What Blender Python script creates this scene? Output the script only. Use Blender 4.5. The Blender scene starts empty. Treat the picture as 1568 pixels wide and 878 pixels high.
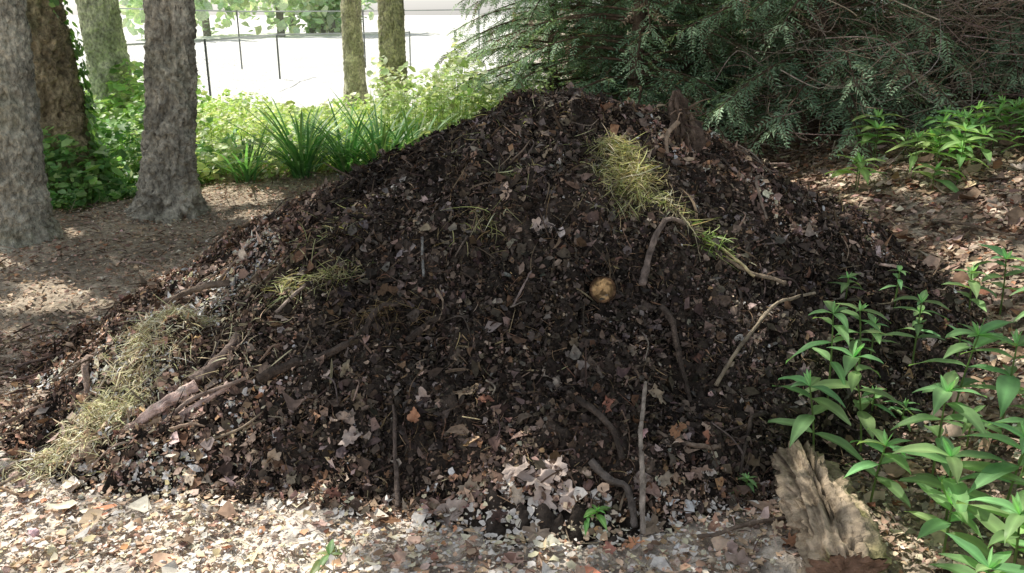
import bpy, numpy as np, math
from mathutils import Vector
rng=np.random.default_rng(7)
# ---------- noise ----------
def h3(ix,iy,iz,s):
    n=(ix*374761393+iy*668265263+iz*1440662683+s*974634777)&0xffffffff
    n=((n^(n>>13))*1274126177)&0xffffffff
    n=((n^(n>>15))*2246822519)&0xffffffff
    return ((n^(n>>16))&0xffffff)/16777215.0
def vn(x,y,z=0.0,s=0):
    x,y,z=np.broadcast_arrays(np.asarray(x,float),np.asarray(y,float),np.asarray(z,float))
    ix=np.floor(x).astype(np.int64);iy=np.floor(y).astype(np.int64);iz=np.floor(z).astype(np.int64)
    fx=x-ix;fy=y-iy;fz=z-iz
    fx=fx*fx*(3-2*fx);fy=fy*fy*(3-2*fy);fz=fz*fz*(3-2*fz)
    r=0
    for a in(0,1):
        for b in(0,1):
            for c in(0,1):
                r=r+h3(ix+a,iy+b,iz+c,s)*(fx if a else 1-fx)*(fy if b else 1-fy)*(fz if c else 1-fz)
    return r*2-1
def fbm(x,y,z=0.0,o=4,s=0,g=.5):
    r=0;a=1;f=1.0
    for i in range(o):
        r=r+a*vn(np.asarray(x)*f,np.asarray(y)*f,np.asarray(z)*f,s+i*7);a*=g;f*=2.03
    return r
def sstep(a,b,x):
    t=np.clip((x-a)/(b-a),0,1);return t*t*(3-2*t)
# ---------- terrain ----------
def ground_h(x,y):
    x=np.asarray(x,float);y=np.asarray(y,float)
    b=np.clip((x-1.3),0,None); b=1.5*(1-np.exp(-b*.2))
    return b+.05*fbm(x*.6,y*.6,o=3,s=3)*np.clip(np.hypot(x,y-3)/6,.4,2)
CX,CY=.25,4.4
TH=[-180,-171,-142,-121,-90,-64,-40,0,45,90,135,180]
TR=[2.3,2.5,2.55,2.2,1.98,1.85,2.1,2.4,2.1,1.9,2.0,2.3]
def pile_h(x,y):
    dx=x-CX;dy=y-CY
    th=np.degrees(np.arctan2(dy,dx));R=np.interp(th,TH,TR)*(1+.05*vn(th*.06,0,0,5))
    s=np.hypot(dx,dy)/R
    left=np.clip(-np.cos(np.radians(th)),0,1)
    a=1.5-.35*left
    return 1.195*(1-np.clip(s,0,2)**a)
def pile_full(x,y):
    return pile_h(x,y)+.06*fbm(x*2,y*2,o=2,s=11)+.05*fbm(x*6,y*6,o=3,s=12)
def H(x,y): return np.maximum(ground_h(x,y),pile_full(x,y))
def Hn(x,y,e=.03):
    gx=(H(x+e,y)-H(x-e,y))/(2*e);gy=(H(x,y+e)-H(x,y-e))/(2*e)
    n=np.stack([-gx,-gy,np.ones_like(gx)],-1)
    return n/np.linalg.norm(n,axis=-1,keepdims=True)
# ---------- sun ----------
S=np.array([-.47,.45,.76]);S/=np.linalg.norm(S)
def litmask(x,y):
    """chosen sun pools on the ground; crown leaves are left out to suit"""
    n=.35*fbm(x*1.1,y*1.1,o=2,s=40)
    a=sstep(-.25,.25,(2.75-.45*(x+1.0))-y+n)*sstep(.35,-.15,x-1.0+n)
    a=np.maximum(a,sstep(.3,-.2,x+1.15+n)*sstep(.3,-.2,y-3.35+n))
    e=((x+1.45)/.5)**2+((y-3.7)/.9)**2
    a=np.maximum(a,sstep(1.4,.8,e+n))
    a=np.maximum(a,sstep(8.0,8.8,y+n)*sstep(2.2,1.2,x+.1+n))
    e=((x-1.25)/.9)**2+((y-4.5)/.5)**2
    a=np.maximum(a,sstep(1.3,.7,e+2*n)*.95)
    e=((x-.1)/.9)**2+((y-4.75)/.35)**2
    a=np.maximum(a,sstep(1.3,.7,e+2*n)*.9)
    d=fbm(x*2.2,y*2.2,o=2,s=44)
    a=np.maximum(a,sstep(.38,.58,d)*((x<-1.6)&(y>3.8)).astype(float))
    a=np.maximum(a,sstep(.25,.45,d)*((x>1.6)).astype(float)*.97)
    a=np.maximum(a,sstep(-.1,.25,d)*((x>1.0)&(y<3.3)).astype(float))
    a=np.maximum(a,sstep(.0,.3,d)*((y>7.0)&(x>1)).astype(float)*.97)
    a=np.maximum(a,sstep(.35,.1,((x+3.)/1.0)**2+((y-7.6)/.5)**2+n-.6))
    return a
# ---------- mesh utils ----------
def mesh_fast(name,V,F,mat,col=None,smooth=False,parent=None):
    V=np.asarray(V,np.float32).reshape(-1,3);F=np.asarray(F,np.int32)
    me=bpy.data.meshes.new(name)
    me.vertices.add(len(V));me.vertices.foreach_set('co',V.ravel())
    k=F.shape[1];me.loops.add(F.size);me.loops.foreach_set('vertex_index',F.ravel())
    me.polygons.add(len(F));me.polygons.foreach_set('loop_start',np.arange(0,F.size,k,dtype=np.int32))
    me.polygons.foreach_set('loop_total',np.full(len(F),k,np.int32))
    if smooth: me.polygons.foreach_set('use_smooth',np.ones(len(F),bool))
    me.update(calc_edges=True)
    if col is not None:
        c=np.ones((len(V),4),np.float32);c[:,:3]=col
        at=me.color_attributes.new('Col','FLOAT_COLOR','POINT');at.data.foreach_set('color',c.ravel())
    if mat: me.materials.append(mat)
    ob=bpy.data.objects.new(name,me);bpy.context.collection.objects.link(ob)
    if parent: ob.parent=parent
    return ob
def empty(name,loc=(0,0,0)):
    o=bpy.data.objects.new(name,None);bpy.context.collection.objects.link(o);o.location=loc;o.empty_display_size=.2
    return o
def norm(a): return a/np.maximum(np.linalg.norm(a,axis=-1,keepdims=True),1e-9)
def frames(N,tilt):
    n=norm(N+rng.normal(0,1,N.shape)*np.asarray(tilt).reshape(-1,1))
    t=norm(np.cross(n,rng.normal(0,1,n.shape)));b=np.cross(n,t)
    return t,b,n
LT=np.array([[-1,0],[-.35,0],[.4,0],[1,0],[-.35,1],[.4,.85],[-.35,-1],[.4,-.85]],float)
LF=np.array([[0,1,4],[0,6,1],[1,2,5],[1,5,4],[1,6,7],[1,7,2],[2,3,5],[2,7,3]])
def leaves(P,t,b,n,L,W,fold=.25,curl=.3,jit=.15):
    N=len(P);T=LT[None]+rng.normal(0,jit,(N,8,2))
    u=T[...,0];v=T[...,1]
    fo=rng.normal(fold,abs(fold)*.6+.05,(N,1));cu=rng.normal(0,curl,(N,1))
    z=fo*np.abs(v)*W[:,None]+cu*u*u*L[:,None]
    V=P[:,None]+t[:,None]*(u*L[:,None])[...,None]+b[:,None]*(v*W[:,None])[...,None]+n[:,None]*z[...,None]
    F=(LF[None]+(np.arange(N)*8)[:,None,None]).reshape(-1,3)
    return V.reshape(-1,3),F
def ribbons(P,d,side,up,L,W,bend,M=5):
    s=np.linspace(0,1,M);N=len(P)
    c=P[:,None]+d[:,None]*(s[None,:,None]*L[:,None,None])+bend[:,None]*((s**2)[None,:,None]*L[:,None,None])
    w=(np.sin(np.clip(.25+.75*s,0,1)*np.pi)**.6+.03)
    o=side[:,None]*(w[None,:,None]*W[:,None,None]*.5)
    V=np.stack([c-o,c+o],2).reshape(N,M*2,3)
    f=np.array([[2*i,2*i+1,2*i+3,2*i+2] for i in range(M-1)])
    F=(f[None]+(np.arange(N)*M*2)[:,None,None]).reshape(-1,4)
    return V.reshape(-1,3),F
def palette(n,cols,w,var=.25):
    cols=np.array(cols);w=np.array(w,float);w/=w.sum()
    c=cols[rng.choice(len(cols),n,p=w)]
    return np.clip(c*np.exp(rng.normal(0,var,(n,1)))*(1+rng.normal(0,.05,(n,3))),.003,.88)
def tube(pts,rad,sides=10,amp=0,fs=8,seed=0,cap=True,zfs=None,ridge=0):
    pts=np.array(pts,float);rad=np.asarray(rad,float);M=len(pts)
    d=norm(np.gradient(pts,axis=0))
    ref=np.array([0,0,1.0]) if abs(d[0][2])<.8 else np.array([0,1.0,0])
    x=norm(np.cross(d,ref));y=np.cross(d,x)
    a=np.linspace(0,2*np.pi,sides,endpoint=False)
    L=np.concatenate([[0],np.cumsum(np.linalg.norm(np.diff(pts,axis=0),axis=1))])
    ca,sa=np.cos(a)[None,:],np.sin(a)[None,:]
    r=rad[:,None]*np.ones_like(ca)
    zf=fs*.3 if zfs is None else zfs
    if amp: r=r*(1+amp*fbm(ca*fs*.3+seed*3.1,sa*fs*.3,L[:,None]*zf,o=4,s=seed,g=.65))
    if ridge: r=r*(1-ridge*np.abs(fbm(ca*fs*.6+seed,sa*fs*.6,L[:,None]*zf*.7,o=3,s=seed+3,g=.7)))
    V=pts[:,None]+x[:,None]*(ca*r)[...,None]+y[:,None]*(sa*r)[...,None]
    V=V.reshape(-1,3)
    i=np.arange(M-1)[:,None];j=np.arange(sides)[None,:];j2=(j+1)%sides
    F=np.stack([i*sides+j,i*sides+j2,(i+1)*sides+j2,(i+1)*sides+j],-1).reshape(-1,4)
    if cap:
        V=np.vstack([V,pts[0],pts[-1]]);n=M*sides
        jj=np.arange(0,sides,2)
        F=np.vstack([F,np.stack([jj*0+n,(jj+2)%sides,(jj+1)%sides,jj],-1),np.stack([jj*0+n+1,(M-1)*sides+jj,(M-1)*sides+(jj+1)%sides,(M-1)*sides+(jj+2)%sides],-1)])
    return V,F
def smoothpath(pts,n):
    pts=np.array(pts,float);m=len(pts);tt=np.linspace(0,m-1,n)
    out=[]
    for x in tt:
        i=min(int(x),m-2);f=x-i
        p0=pts[max(i-1,0)];p1=pts[i];p2=pts[i+1];p3=pts[min(i+2,m-1)]
        out.append(.5*((2*p1)+(-p0+p2)*f+(2*p0-5*p1+4*p2-p3)*f*f+(-p0+3*p1-3*p2+p3)*f**3))
    return np.array(out)
class Acc:
    def __init__(s): s.V=[];s.F=[];s.C=[];s.n=0
    def add(s,V,F,c):
        V=np.asarray(V).reshape(-1,3)
        F=np.asarray(F)
        if F.shape[1]==3: F=np.column_stack([F,F[:,2]])
        s.V.append(V);s.F.append(F+s.n);s.n+=len(V)
        c=np.asarray(c);s.C.append(np.broadcast_to(c,(len(V),3)) if c.ndim==1 else c)
    def obj(s,name,mat,parent=None,smooth=False):
        V=np.vstack(s.V);F=np.vstack(s.F);C=np.vstack(s.C)
        tri=F[:,2]==F[:,3]
        if tri.all(): return mesh_fast(name,V,F[:,:3],mat,C,smooth,parent)
        if tri.any():
            me=bpy.data.meshes.new(name);lens=np.where(tri,3,4)
            keep=np.ones(F.shape,bool);keep[tri,3]=False
            li=F[keep].astype(np.int32);me.vertices.add(len(V));me.vertices.foreach_set('co',V.astype(np.float32).ravel())
            me.loops.add(len(li));me.loops.foreach_set('vertex_index',li)
            me.polygons.add(len(F));me.polygons.foreach_set('loop_start',np.concatenate([[0],np.cumsum(lens)[:-1]]).astype(np.int32))
            me.polygons.foreach_set('loop_total',lens.astype(np.int32))
            if smooth: me.polygons.foreach_set('use_smooth',np.ones(len(F),bool))
            me.update(calc_edges=True)
            c=np.ones((len(V),4),np.float32);c[:,:3]=C
            at=me.color_attributes.new('Col','FLOAT_COLOR','POINT');at.data.foreach_set('color',c.ravel())
            me.materials.append(mat);ob=bpy.data.objects.new(name,me);bpy.context.collection.objects.link(ob)
            if parent: ob.parent=parent
            return ob
        return mesh_fast(name,V,F,mat,C,smooth,parent)
# ---------- materials ----------
def material(name,rough=.7,trans=0,nscale=30,nvar=.35,bump=0,bscale=60,spec=.3,stretch=None,bdist=.02):
    m=bpy.data.materials.new(name);m.use_nodes=True;nt=m.node_tree;nt.nodes.clear()
    N=nt.nodes.new;Lk=nt.links.new
    out=N('ShaderNodeOutputMaterial');at=N('ShaderNodeAttribute');at.attribute_name='Col'
    tc=N('ShaderNodeTexCoord');src=tc.outputs['Object']
    if stretch:
        mp=N('ShaderNodeMapping');mp.inputs['Scale'].default_value=stretch;Lk(src,mp.inputs['Vector']);src=mp.outputs['Vector']
    no=N('ShaderNodeTexNoise');no.inputs['Scale'].default_value=nscale;no.inputs['Detail'].default_value=4;Lk(src,no.inputs['Vector'])
    mr=N('ShaderNodeMapRange');mr.inputs['From Min'].default_value=.3;mr.inputs['From Max'].default_value=.7
    mr.inputs['To Min'].default_value=1-nvar;mr.inputs['To Max'].default_value=1+nvar;Lk(no.outputs['Fac'],mr.inputs['Value'])
    mx=N('ShaderNodeVectorMath');mx.operation='SCALE';Lk(at.outputs['Color'],mx.inputs[0]);Lk(mr.outputs['Result'],mx.inputs['Scale'])
    pb=N('ShaderNodeBsdfPrincipled');pb.inputs['Roughness'].default_value=rough;pb.inputs['Specular IOR Level'].default_value=spec
    Lk(mx.outputs[0],pb.inputs['Base Color']);sh=pb.outputs[0]
    if bump:
        nb=N('ShaderNodeTexNoise');nb.inputs['Scale'].default_value=bscale;nb.inputs['Detail'].default_value=5;Lk(src,nb.inputs['Vector'])
        bp=N('ShaderNodeBump');bp.inputs['Strength'].default_value=bump;bp.inputs['Distance'].default_value=bdist
        Lk(nb.outputs['Fac'],bp.inputs['Height']);Lk(bp.outputs[0],pb.inputs['Normal'])
    if trans:
        tr=N('ShaderNodeBsdfTranslucent')
        tm=N('ShaderNodeVectorMath');tm.operation='MULTIPLY';tm.inputs[1].default_value=(1.25,1.35,.7);Lk(mx.outputs[0],tm.inputs[0]);Lk(tm.outputs[0],tr.inputs[0])
        ms=N('ShaderNodeMixShader');ms.inputs[0].default_value=trans;Lk(sh,ms.inputs[1]);Lk(tr.outputs[0],ms.inputs[2]);sh=ms.outputs[0]
    Lk(sh,out.inputs[0]);return m
M_soil=material('soil',.9,0,25,.5,.8,70,.15)
M_litter=material('litter',.8,0,60,.35,0,0,.12)
M_dry=material('dry_leaf',.8,0,40,.25,0,0,.15)
M_bark=material('bark',.9,0,34,.45,1,60,.12,(1,1,.75),.03)
M_wood=material('wood',.85,0,35,.4,.8,70,.15)
M_leaf=material('leaf',.45,.4,12,.2,0,0,.35)
M_crown=material('crown_leaf',.6,.3,12,.2,0,0,.2)
M_needle=material('needle',.6,.2,3,.35,0,0,.2)
M_metal=material('galvanised_metal',.5,0,20,.1,0,0,.5)

# ---------- ground ----------
n=620;a=np.linspace(-1,1,n)
gx=np.sinh(a*6.2)/np.sinh(6.2)*400
gy=3+np.sinh(np.linspace(-.93,1,n)*6.2)/np.sinh(6.2)*600
X,Y=np.meshgrid(gx,gy,indexing='xy')
near=sstep(14,4,np.hypot(X,Y-3))
Z=ground_h(X,Y)+near*(.02*fbm(X*6,Y*6,o=3,s=21)+.012*fbm(X*25,Y*25,o=2,s=22))
Z=np.where(pile_h(X,Y)>.12,Z-.1,Z)
base=np.array([.44,.37,.29]);pale=np.array([.86,.86,.82])
soilv=(1+.35*fbm(X*2,Y*2,o=4,s=30))[...,None]
c=base*soilv
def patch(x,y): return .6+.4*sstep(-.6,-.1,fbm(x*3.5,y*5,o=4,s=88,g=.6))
def painted_sun(x,y):  # sunlight painted into the floor colour at the front and front left
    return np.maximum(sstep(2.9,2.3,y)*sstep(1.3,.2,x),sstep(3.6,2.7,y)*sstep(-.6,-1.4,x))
fm=painted_sun(X,Y)[...,None]
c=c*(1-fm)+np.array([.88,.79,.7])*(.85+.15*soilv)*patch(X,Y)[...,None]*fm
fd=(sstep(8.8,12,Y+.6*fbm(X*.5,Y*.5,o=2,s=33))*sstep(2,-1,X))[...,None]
c=c*(1-fd)+pale*fd  # far field painted near white to imitate sun glare
i=np.arange(n-1)[:,None]*n+np.arange(n-1)[None]
F=np.stack([i,i+1,i+n+1,i+n],-1).reshape(-1,4)
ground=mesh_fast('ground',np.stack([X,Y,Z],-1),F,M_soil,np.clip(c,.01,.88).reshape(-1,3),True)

# ---------- compost pile ----------
PK=1.85
n=560;X,Y=np.meshgrid(np.linspace(-2.6,2.9,n),np.linspace(2.1,6.7,n))
d1=.05*np.abs(fbm(X*14,Y*14,o=3,s=51))+.018*fbm(X*45,Y*45,o=2,s=52)
Z=pile_full(X,Y)+d1-.015
cc=np.array([.03,.024,.02])*PK*(1+.6*fbm(X*9,Y*9,o=3,s=53))[...,None]
i=np.arange(n-1)[:,None]*n+np.arange(n-1)[None]
F=np.stack([i,i+1,i+n+1,i+n],-1).reshape(-1,4)
keep=(Z>ground_h(X,Y)-.06).ravel();F=F[keep[F].all(1)]
pile=mesh_fast('compost_pile',np.stack([X,Y,Z],-1),F,M_soil,np.clip(cc,.006,.3).reshape(-1,3),True)

def scatter_pile(N,ymax=5.4):
    x=rng.uniform(-2.5,2.8,N);y=rng.uniform(2.2,ymax,N)
    k=pile_h(x,y)>ground_h(x,y)-.03
    return x[k],y[k]
PALD=[[.044,.034,.028],[.022,.018,.0155],[.070,.055,.046],[.105,.09,.083],[.14,.105,.083],[.34,.27,.24],[.082,.053,.034]]
PALD=(np.array(PALD)*PK).tolist()
def macro(x,y): return np.exp(.75*fbm(x*3.2,y*3.2,o=3,s=57))[:,None]
def painted_sun_pile(x,y):  # sunlight painted into crumb colour: left flank, front foot, crest rim
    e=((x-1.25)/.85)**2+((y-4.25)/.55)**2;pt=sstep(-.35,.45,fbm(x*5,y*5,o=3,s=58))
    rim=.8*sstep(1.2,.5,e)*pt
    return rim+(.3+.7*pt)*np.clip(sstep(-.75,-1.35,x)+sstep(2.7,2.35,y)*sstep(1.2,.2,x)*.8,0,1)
x,y=scatter_pile(240000);N=len(x);z=H(x,y)+.045*np.abs(fbm(x*14,y*14,o=2,s=51))+rng.uniform(-.008,.02,N)
ed=painted_sun_pile(x,y)
t,b,nn=frames(Hn(x,y),rng.uniform(.2,1.1,N)*(1-.65*np.clip(ed,0,1)))
L=np.minimum(np.exp(rng.normal(math.log(.0058),.6,N)),.022);W=L*rng.uniform(.3,.9,N)
V,F=leaves(np.stack([x,y,z],-1),t,b,nn,L,W,.2,.5,.28)
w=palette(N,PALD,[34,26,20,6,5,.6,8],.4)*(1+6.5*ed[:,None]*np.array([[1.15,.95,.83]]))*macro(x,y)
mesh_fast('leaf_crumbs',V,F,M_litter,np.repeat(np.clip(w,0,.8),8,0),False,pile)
x,y=scatter_pile(5600);N=len(x);z=H(x,y)+.035
t,b,nn=frames(Hn(x,y),rng.uniform(.1,.6,N))
L=np.minimum(np.exp(rng.normal(math.log(.02),.35,N)),.035);W=L*rng.uniform(.4,.8,N)
V,F=leaves(np.stack([x,y,z],-1),t,b,nn,L,W,.3,.6,.25)
w=palette(N,PALD,[28,16,25,17,8,1.5,7],.3)*(1+4*painted_sun_pile(x,y)[:,None]*np.array([[1.1,.96,.87]]))
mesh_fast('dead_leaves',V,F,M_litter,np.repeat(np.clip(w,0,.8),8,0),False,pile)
def fibres(x,y,Lm,Wm,cols,wts,parent,name,lift=.02,rise=.35,mat=M_litter,M=6):
    N=len(x);nn=Hn(x,y);z=H(x,y)+rng.uniform(0.01,lift+.015,N)
    d=norm(np.cross(nn,rng.normal(0,1,nn.shape)))+nn*rng.normal(.1,rise,(N,1));d=norm(d)
    side=norm(np.cross(d,nn+rng.normal(0,.6,nn.shape)))
    L=np.exp(rng.normal(math.log(Lm),.45,N));W=Wm*np.exp(rng.normal(0,.3,N))
    bend=side*rng.normal(0,.4,(N,1))-nn*rng.uniform(0,.5,(N,1))
    P=np.stack([x,y,z],-1)
    V,F=ribbons(P,d,norm(np.cross(d,side)),nn,L,W,bend,M)
    V2,F2=ribbons(P,d,side,nn,L,W,bend,M)
    A=Acc();cl=np.repeat(palette(N,cols,wts,.3),M*2,0)
    A.add(V,F,cl);A.add(V2,F2,cl)
    return A.obj(name,mat,parent)
x,y=scatter_pile(26000)
fibres(x,y,.042,.0024,(np.array([[.035,.026,.02],[.09,.065,.045],[.18,.13,.08],[.28,.22,.13],[.12,.075,.05]])*PK).tolist(),[30,30,12,3,15],pile,'fibres')
x,y=scatter_pile(3300)
fibres(x,y,.085,.0055,(np.array([[.05,.037,.03],[.09,.068,.05],[.15,.115,.085]])*PK).tolist(),[30,30,16],pile,'twigs',rise=.5)
def ico_verts():
    g=(1+5**.5)/2
    v=np.array([[-1,g,0],[1,g,0],[-1,-g,0],[1,-g,0],[0,-1,g],[0,1,g],[0,-1,-g],[0,1,-g],[g,0,-1],[g,0,1],[-g,0,-1],[-g,0,1]])/1.9
    f=np.array([[0,11,5],[0,5,1],[0,1,7],[0,7,10],[0,10,11],[1,5,9],[5,11,4],[11,10,2],[10,7,6],[7,1,8],[3,9,4],[3,4,2],[3,2,6],[3,6,8],[3,8,9],[4,9,5],[2,4,11],[6,2,10],[8,6,7],[9,8,1]])
    return v,f
IV,IF=ico_verts()
def clods(x,y,sz,cols,w,parent,name,mat=M_soil,lit_gain=0):
    N=len(x);r=np.exp(rng.normal(math.log(sz),.5,N))
    z=H(x,y)+r*.3+.015
    V=IV[None]*rng.uniform(.55,1.25,(N,12,1))*rng.uniform(.6,1.2,(N,1,3))*r[:,None,None]+np.stack([x,y,z],-1)[:,None]
    F=(IF[None]+(np.arange(N)*12)[:,None,None]).reshape(-1,3)
    c=np.clip(palette(N,cols,w,.3)*(1+lit_gain*painted_sun(x,y)[:,None]),0,.85)
    return mesh_fast(name,V,F,mat,np.repeat(c,12,0),False,parent)
x,y=scatter_pile(60000)
clods(x,y,.0048,(np.array([[.03,.022,.018],[.05,.037,.029],[.085,.063,.05]])*PK).tolist(),[3,2,1],pile,'clods')

# ---------- forest floor litter ----------
litter=empty('leaf_litter')
def floor_pts(N,x0,x1,y0,y1):
    x=rng.uniform(x0,x1,N);y=rng.uniform(y0,y1,N);k=pile_h(x,y)<ground_h(x,y)+.02
    return x[k],y[k]
PF=[[.22,.165,.125],[.32,.245,.19],[.42,.33,.27],[.13,.09,.07],[.56,.46,.39],[.26,.14,.09]]
def litter_batch(x,y,Lm,w,name,bright=1.0,mat=M_dry,tilt=.4):
    N=len(x);t,b,nn=frames(Hn(x,y),rng.uniform(.05,tilt,N))
    L=np.minimum(np.exp(rng.normal(math.log(Lm),.45,N)),Lm*2);W=L*rng.uniform(.4,.9,N)
    V,F=leaves(np.stack([x,y,H(x,y)+rng.uniform(.005,.03,N)],-1),t,b,nn,L,W,.25,.4,.22)
    bb=painted_sun(x,y);lit_gain=((1+1.8*bb)*(1-bb+bb*patch(x,y)))[:,None]*bright
    mesh_fast(name,V,F,mat,np.repeat(np.clip(palette(N,PF,w,.26)*lit_gain,0,.87)*np.array([1,.94,.88]),8,0),False,litter)
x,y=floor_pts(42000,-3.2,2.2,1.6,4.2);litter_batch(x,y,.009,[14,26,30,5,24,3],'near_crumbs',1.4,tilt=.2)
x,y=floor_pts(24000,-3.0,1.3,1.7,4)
clods(x,y,.0035,[[.28,.21,.16],[.38,.3,.23]],[1,1],litter,'soil_grains',lit_gain=1.6)
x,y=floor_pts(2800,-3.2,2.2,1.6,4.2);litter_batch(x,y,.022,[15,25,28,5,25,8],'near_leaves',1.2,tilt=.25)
x,y=floor_pts(34000,-6,-1,3.5,9.5);litter_batch(x,y,.0105,[30,30,14,8,4,4],'path_crumbs',1.7)
x,y=floor_pts(38000,1.5,6.5,2.5,9);litter_batch(x,y,.018,[28,30,18,12,8,8],'bank_crumbs',1.3)
x,y=floor_pts(3500,1.2,6.5,2.5,9);litter_batch(x,y,.04,[26,30,20,10,12,10],'bank_leaves',1.3)
x,y=floor_pts(6000,-3.2,2.2,1.6,4.2)
fibres(x,y,.04,.003,[[.4,.32,.24],[.5,.42,.33],[.2,.15,.11]],[3,2,2],litter,'near_fibres',mat=M_dry)
x,y=floor_pts(3600,-6,6,3,9)
fibres(x,y,.09,.007,[[.3,.24,.19],[.45,.37,.3],[.15,.11,.08]],[3,1,2],litter,'far_twigs',mat=M_dry)
x,y=floor_pts(2600,-3.2,1.5,1.7,4)
clods(x,y,.007,[[.16,.12,.1],[.3,.24,.2],[.5,.41,.36]],[2,3,3],litter,'soil_clods',lit_gain=1.6)

# ---------- lobed dead leaves ----------
def lobed(cx,cy,size,rot,col,A,lift=.035,tilt=.35):
    m=36;a=np.linspace(0,2*np.pi,m,endpoint=False)
    r=.72+.1*np.cos(5*a+rng.normal(0,.3))+.09*np.cos(9*a+rng.uniform(0,6))+.12*np.cos(2*a)+.08*np.cos(3*a+rng.uniform(0,6))+rng.normal(0,.05,m)
    rings=[.0001,.35,.7,1.0];U=np.concatenate([np.stack([q*r*np.cos(a)*1.25,q*r*np.sin(a)],-1) for q in rings])
    nn=Hn(np.array([cx]),np.array([cy]))+rng.normal(0,tilt,(1,3));nn=norm(nn)
    t=norm(np.cross(nn,np.array([[math.sin(rot),math.cos(rot),.2]])));b=np.cross(nn,t)
    sd=int(rng.integers(999))
    z=.3*np.abs(U[:,1])+.4*fbm(U[:,0]*2,U[:,1]*2,sd*.37,o=2,s=sd)
    P=np.array([cx,cy,float(H(np.array(cx),np.array(cy)))+lift])
    V=P+t*U[:,:1]*size+b*U[:,1:]*size+nn*z[:,None]*size
    i=np.arange(3)[:,None]*m;j=np.arange(m)[None];F=np.stack([i+j,i+(j+1)%m,i+m+(j+1)%m,i+m+j],-1).reshape(-1,4)
    A.add(V,F,np.array(col))
pk=[.75,.62,.55];A=Acc()
for (lx,ly,s) in [(.08,2.45,.06),(.14,2.5,.055),(.18,2.42,.05),(.10,2.40,.05),(.02,2.47,.045),(-.2,2.43,.055),(-.61,2.75,.05),(-.57,2.70,.04),(.10,3.33,.035),(.14,3.36,.04),(-.02,3.45,.03)]:
    lobed(lx,ly,s,rng.uniform(0,6),np.array(pk)*rng.uniform(.65,1.05),A)
for k in range(110):
    lx=rng.uniform(-2.6,1.4);ly=rng.uniform(1.9,2.9)
    lobed(lx,ly,rng.uniform(.025,.042),rng.uniform(0,6),palette(1,PF,[10,20,20,5,10,10],.3)[0]*1.2,A,.03)
for k in range(50):
    lx=rng.uniform(2.2,5);ly=rng.uniform(3.5,7.5)
    lobed(lx,ly,rng.uniform(.04,.07),rng.uniform(0,6),palette(1,PF,[10,20,20,5,20,10],.3)[0],A,.03)
A.obj('oak_leaves',M_dry,litter,True)
A=Acc()
for k in range(80):
    lx=rng.uniform(-1.1,2.1);ly=rng.uniform(2.5,4.6)
    lobed(lx,ly,rng.uniform(.018,.036),rng.uniform(0,6),palette(1,PALD,[14,5,22,20,12,3,8],.3)[0],A,.04)
A.obj('oak_leaves',M_dry,pile,True)

# ---------- sticks ----------
def stick(pts,r0,r1,col,name='stick',sides=14,amp=.18,nseg=36,wob=.35,parent=None,bright=1.9):
    P=[(q[0],q[1],float(H(np.array(q[0]),np.array(q[1])))+(q[2] if len(q)>2 else .03)+.01) for q in pts]
    r0*=.85;r1*=.8;sp=smoothpath(P,nseg);sd=int(rng.integers(1000))
    sp+=np.stack([fbm(np.linspace(0,5,nseg),0,0,o=2,s=sd+k)*min(r0,.012)*wob for k in range(3)],-1)
    V,F=tube(sp,np.linspace(r0,r1,nseg),sides,amp*1.5,10,sd,zfs=25,ridge=.4)
    A=Acc();cv=(np.array(col)*.85+np.mean(col)*.15)*bright*(1+.35*fbm(V[:,0]*30,V[:,1]*30,V[:,2]*30,o=2,s=sd))[:,None]
    A.add(V,F,np.clip(cv,.01,.88));return A.obj(name,M_wood,parent,True)
G=[.24,.2,.165];D=[.05,.038,.031];Bn=[.13,.095,.07]
stick([(.41,2.31,.02),(.425,2.45,.06),(.44,2.62,.07),(.47,2.76,.06)],.013,.009,G)
stick([(.75,2.88,.03),(.87,3.0,.06),(1.04,3.2,.06),(1.15,3.3,.06),(1.26,3.37,.06)],.010,.008,[.2,.16,.11])
stick([(.51,3.17,.03),(.55,3.26,.05),(.62,3.36,.06),(.71,3.41,.05)],.019,.012,[.13,.1,.085])
stick([(.58,3.11,.03),(.6,3.02,.04),(.62,2.93,.03),(.66,2.85,.02)],.018,.012,D)
stick([(.88,3.38,.04),(.98,3.37,.05),(1.13,3.36,.04)],.010,.012,[.17,.13,.09])
stick([(.87,3.40,.05),(.93,3.37,.06),(1.0,3.36,.05)],.006,.009,[.42,.33,.18])
stick([(-.35,3.21,.03),(-.36,3.3,.04),(-.37,3.42,.03)],.008,.007,[.12,.12,.115])
stick([(-.94,2.90,.03),(-.82,2.93,.04),(-.72,2.95,.03),(-.55,2.99,.03)],.026,.018,D)
stick([(-.55,2.97,.04),(-.5,3.05,.05),(-.42,3.1,.04)],.018,.012,D)
stick([(-.4,3.0,.02),(-.3,3.06,.03),(-.16,3.02,.02)],.017,.012,D)
stick([(-1.3,2.78,.03),(-1.18,2.85,.05),(-.98,2.9,.04)],.012,.009,[.16,.12,.1])
stick([(.2,2.71,.03),(.25,2.64,.05),(.33,2.56,.05),(.36,2.48,.03)],.016,.014,D)
stick([(.26,2.49,.03),(.31,2.44,.04),(.37,2.42,.04),(.39,2.34,.02)],.017,.015,[.09,.075,.065])
stick([(.92,2.42,.02),(.75,2.34,.03),(.57,2.26,.04)],.010,.008,Bn)
stick([(1.16,3.92,.03),(1.1,3.8,.05),(1.13,3.7,.04)],.010,.008,[.18,.14,.11])
stick([(1.19,3.71,.03),(1.25,3.6,.04)],.008,.008,Bn)
stick([(1.65,3.73,.02),(1.75,3.72,.04)],.009,.009,[.4,.27,.22])
stick([(.72,2.64,.03),(.62,2.6,.04),(.5,2.66,.03)],.013,.01,Bn)
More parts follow.
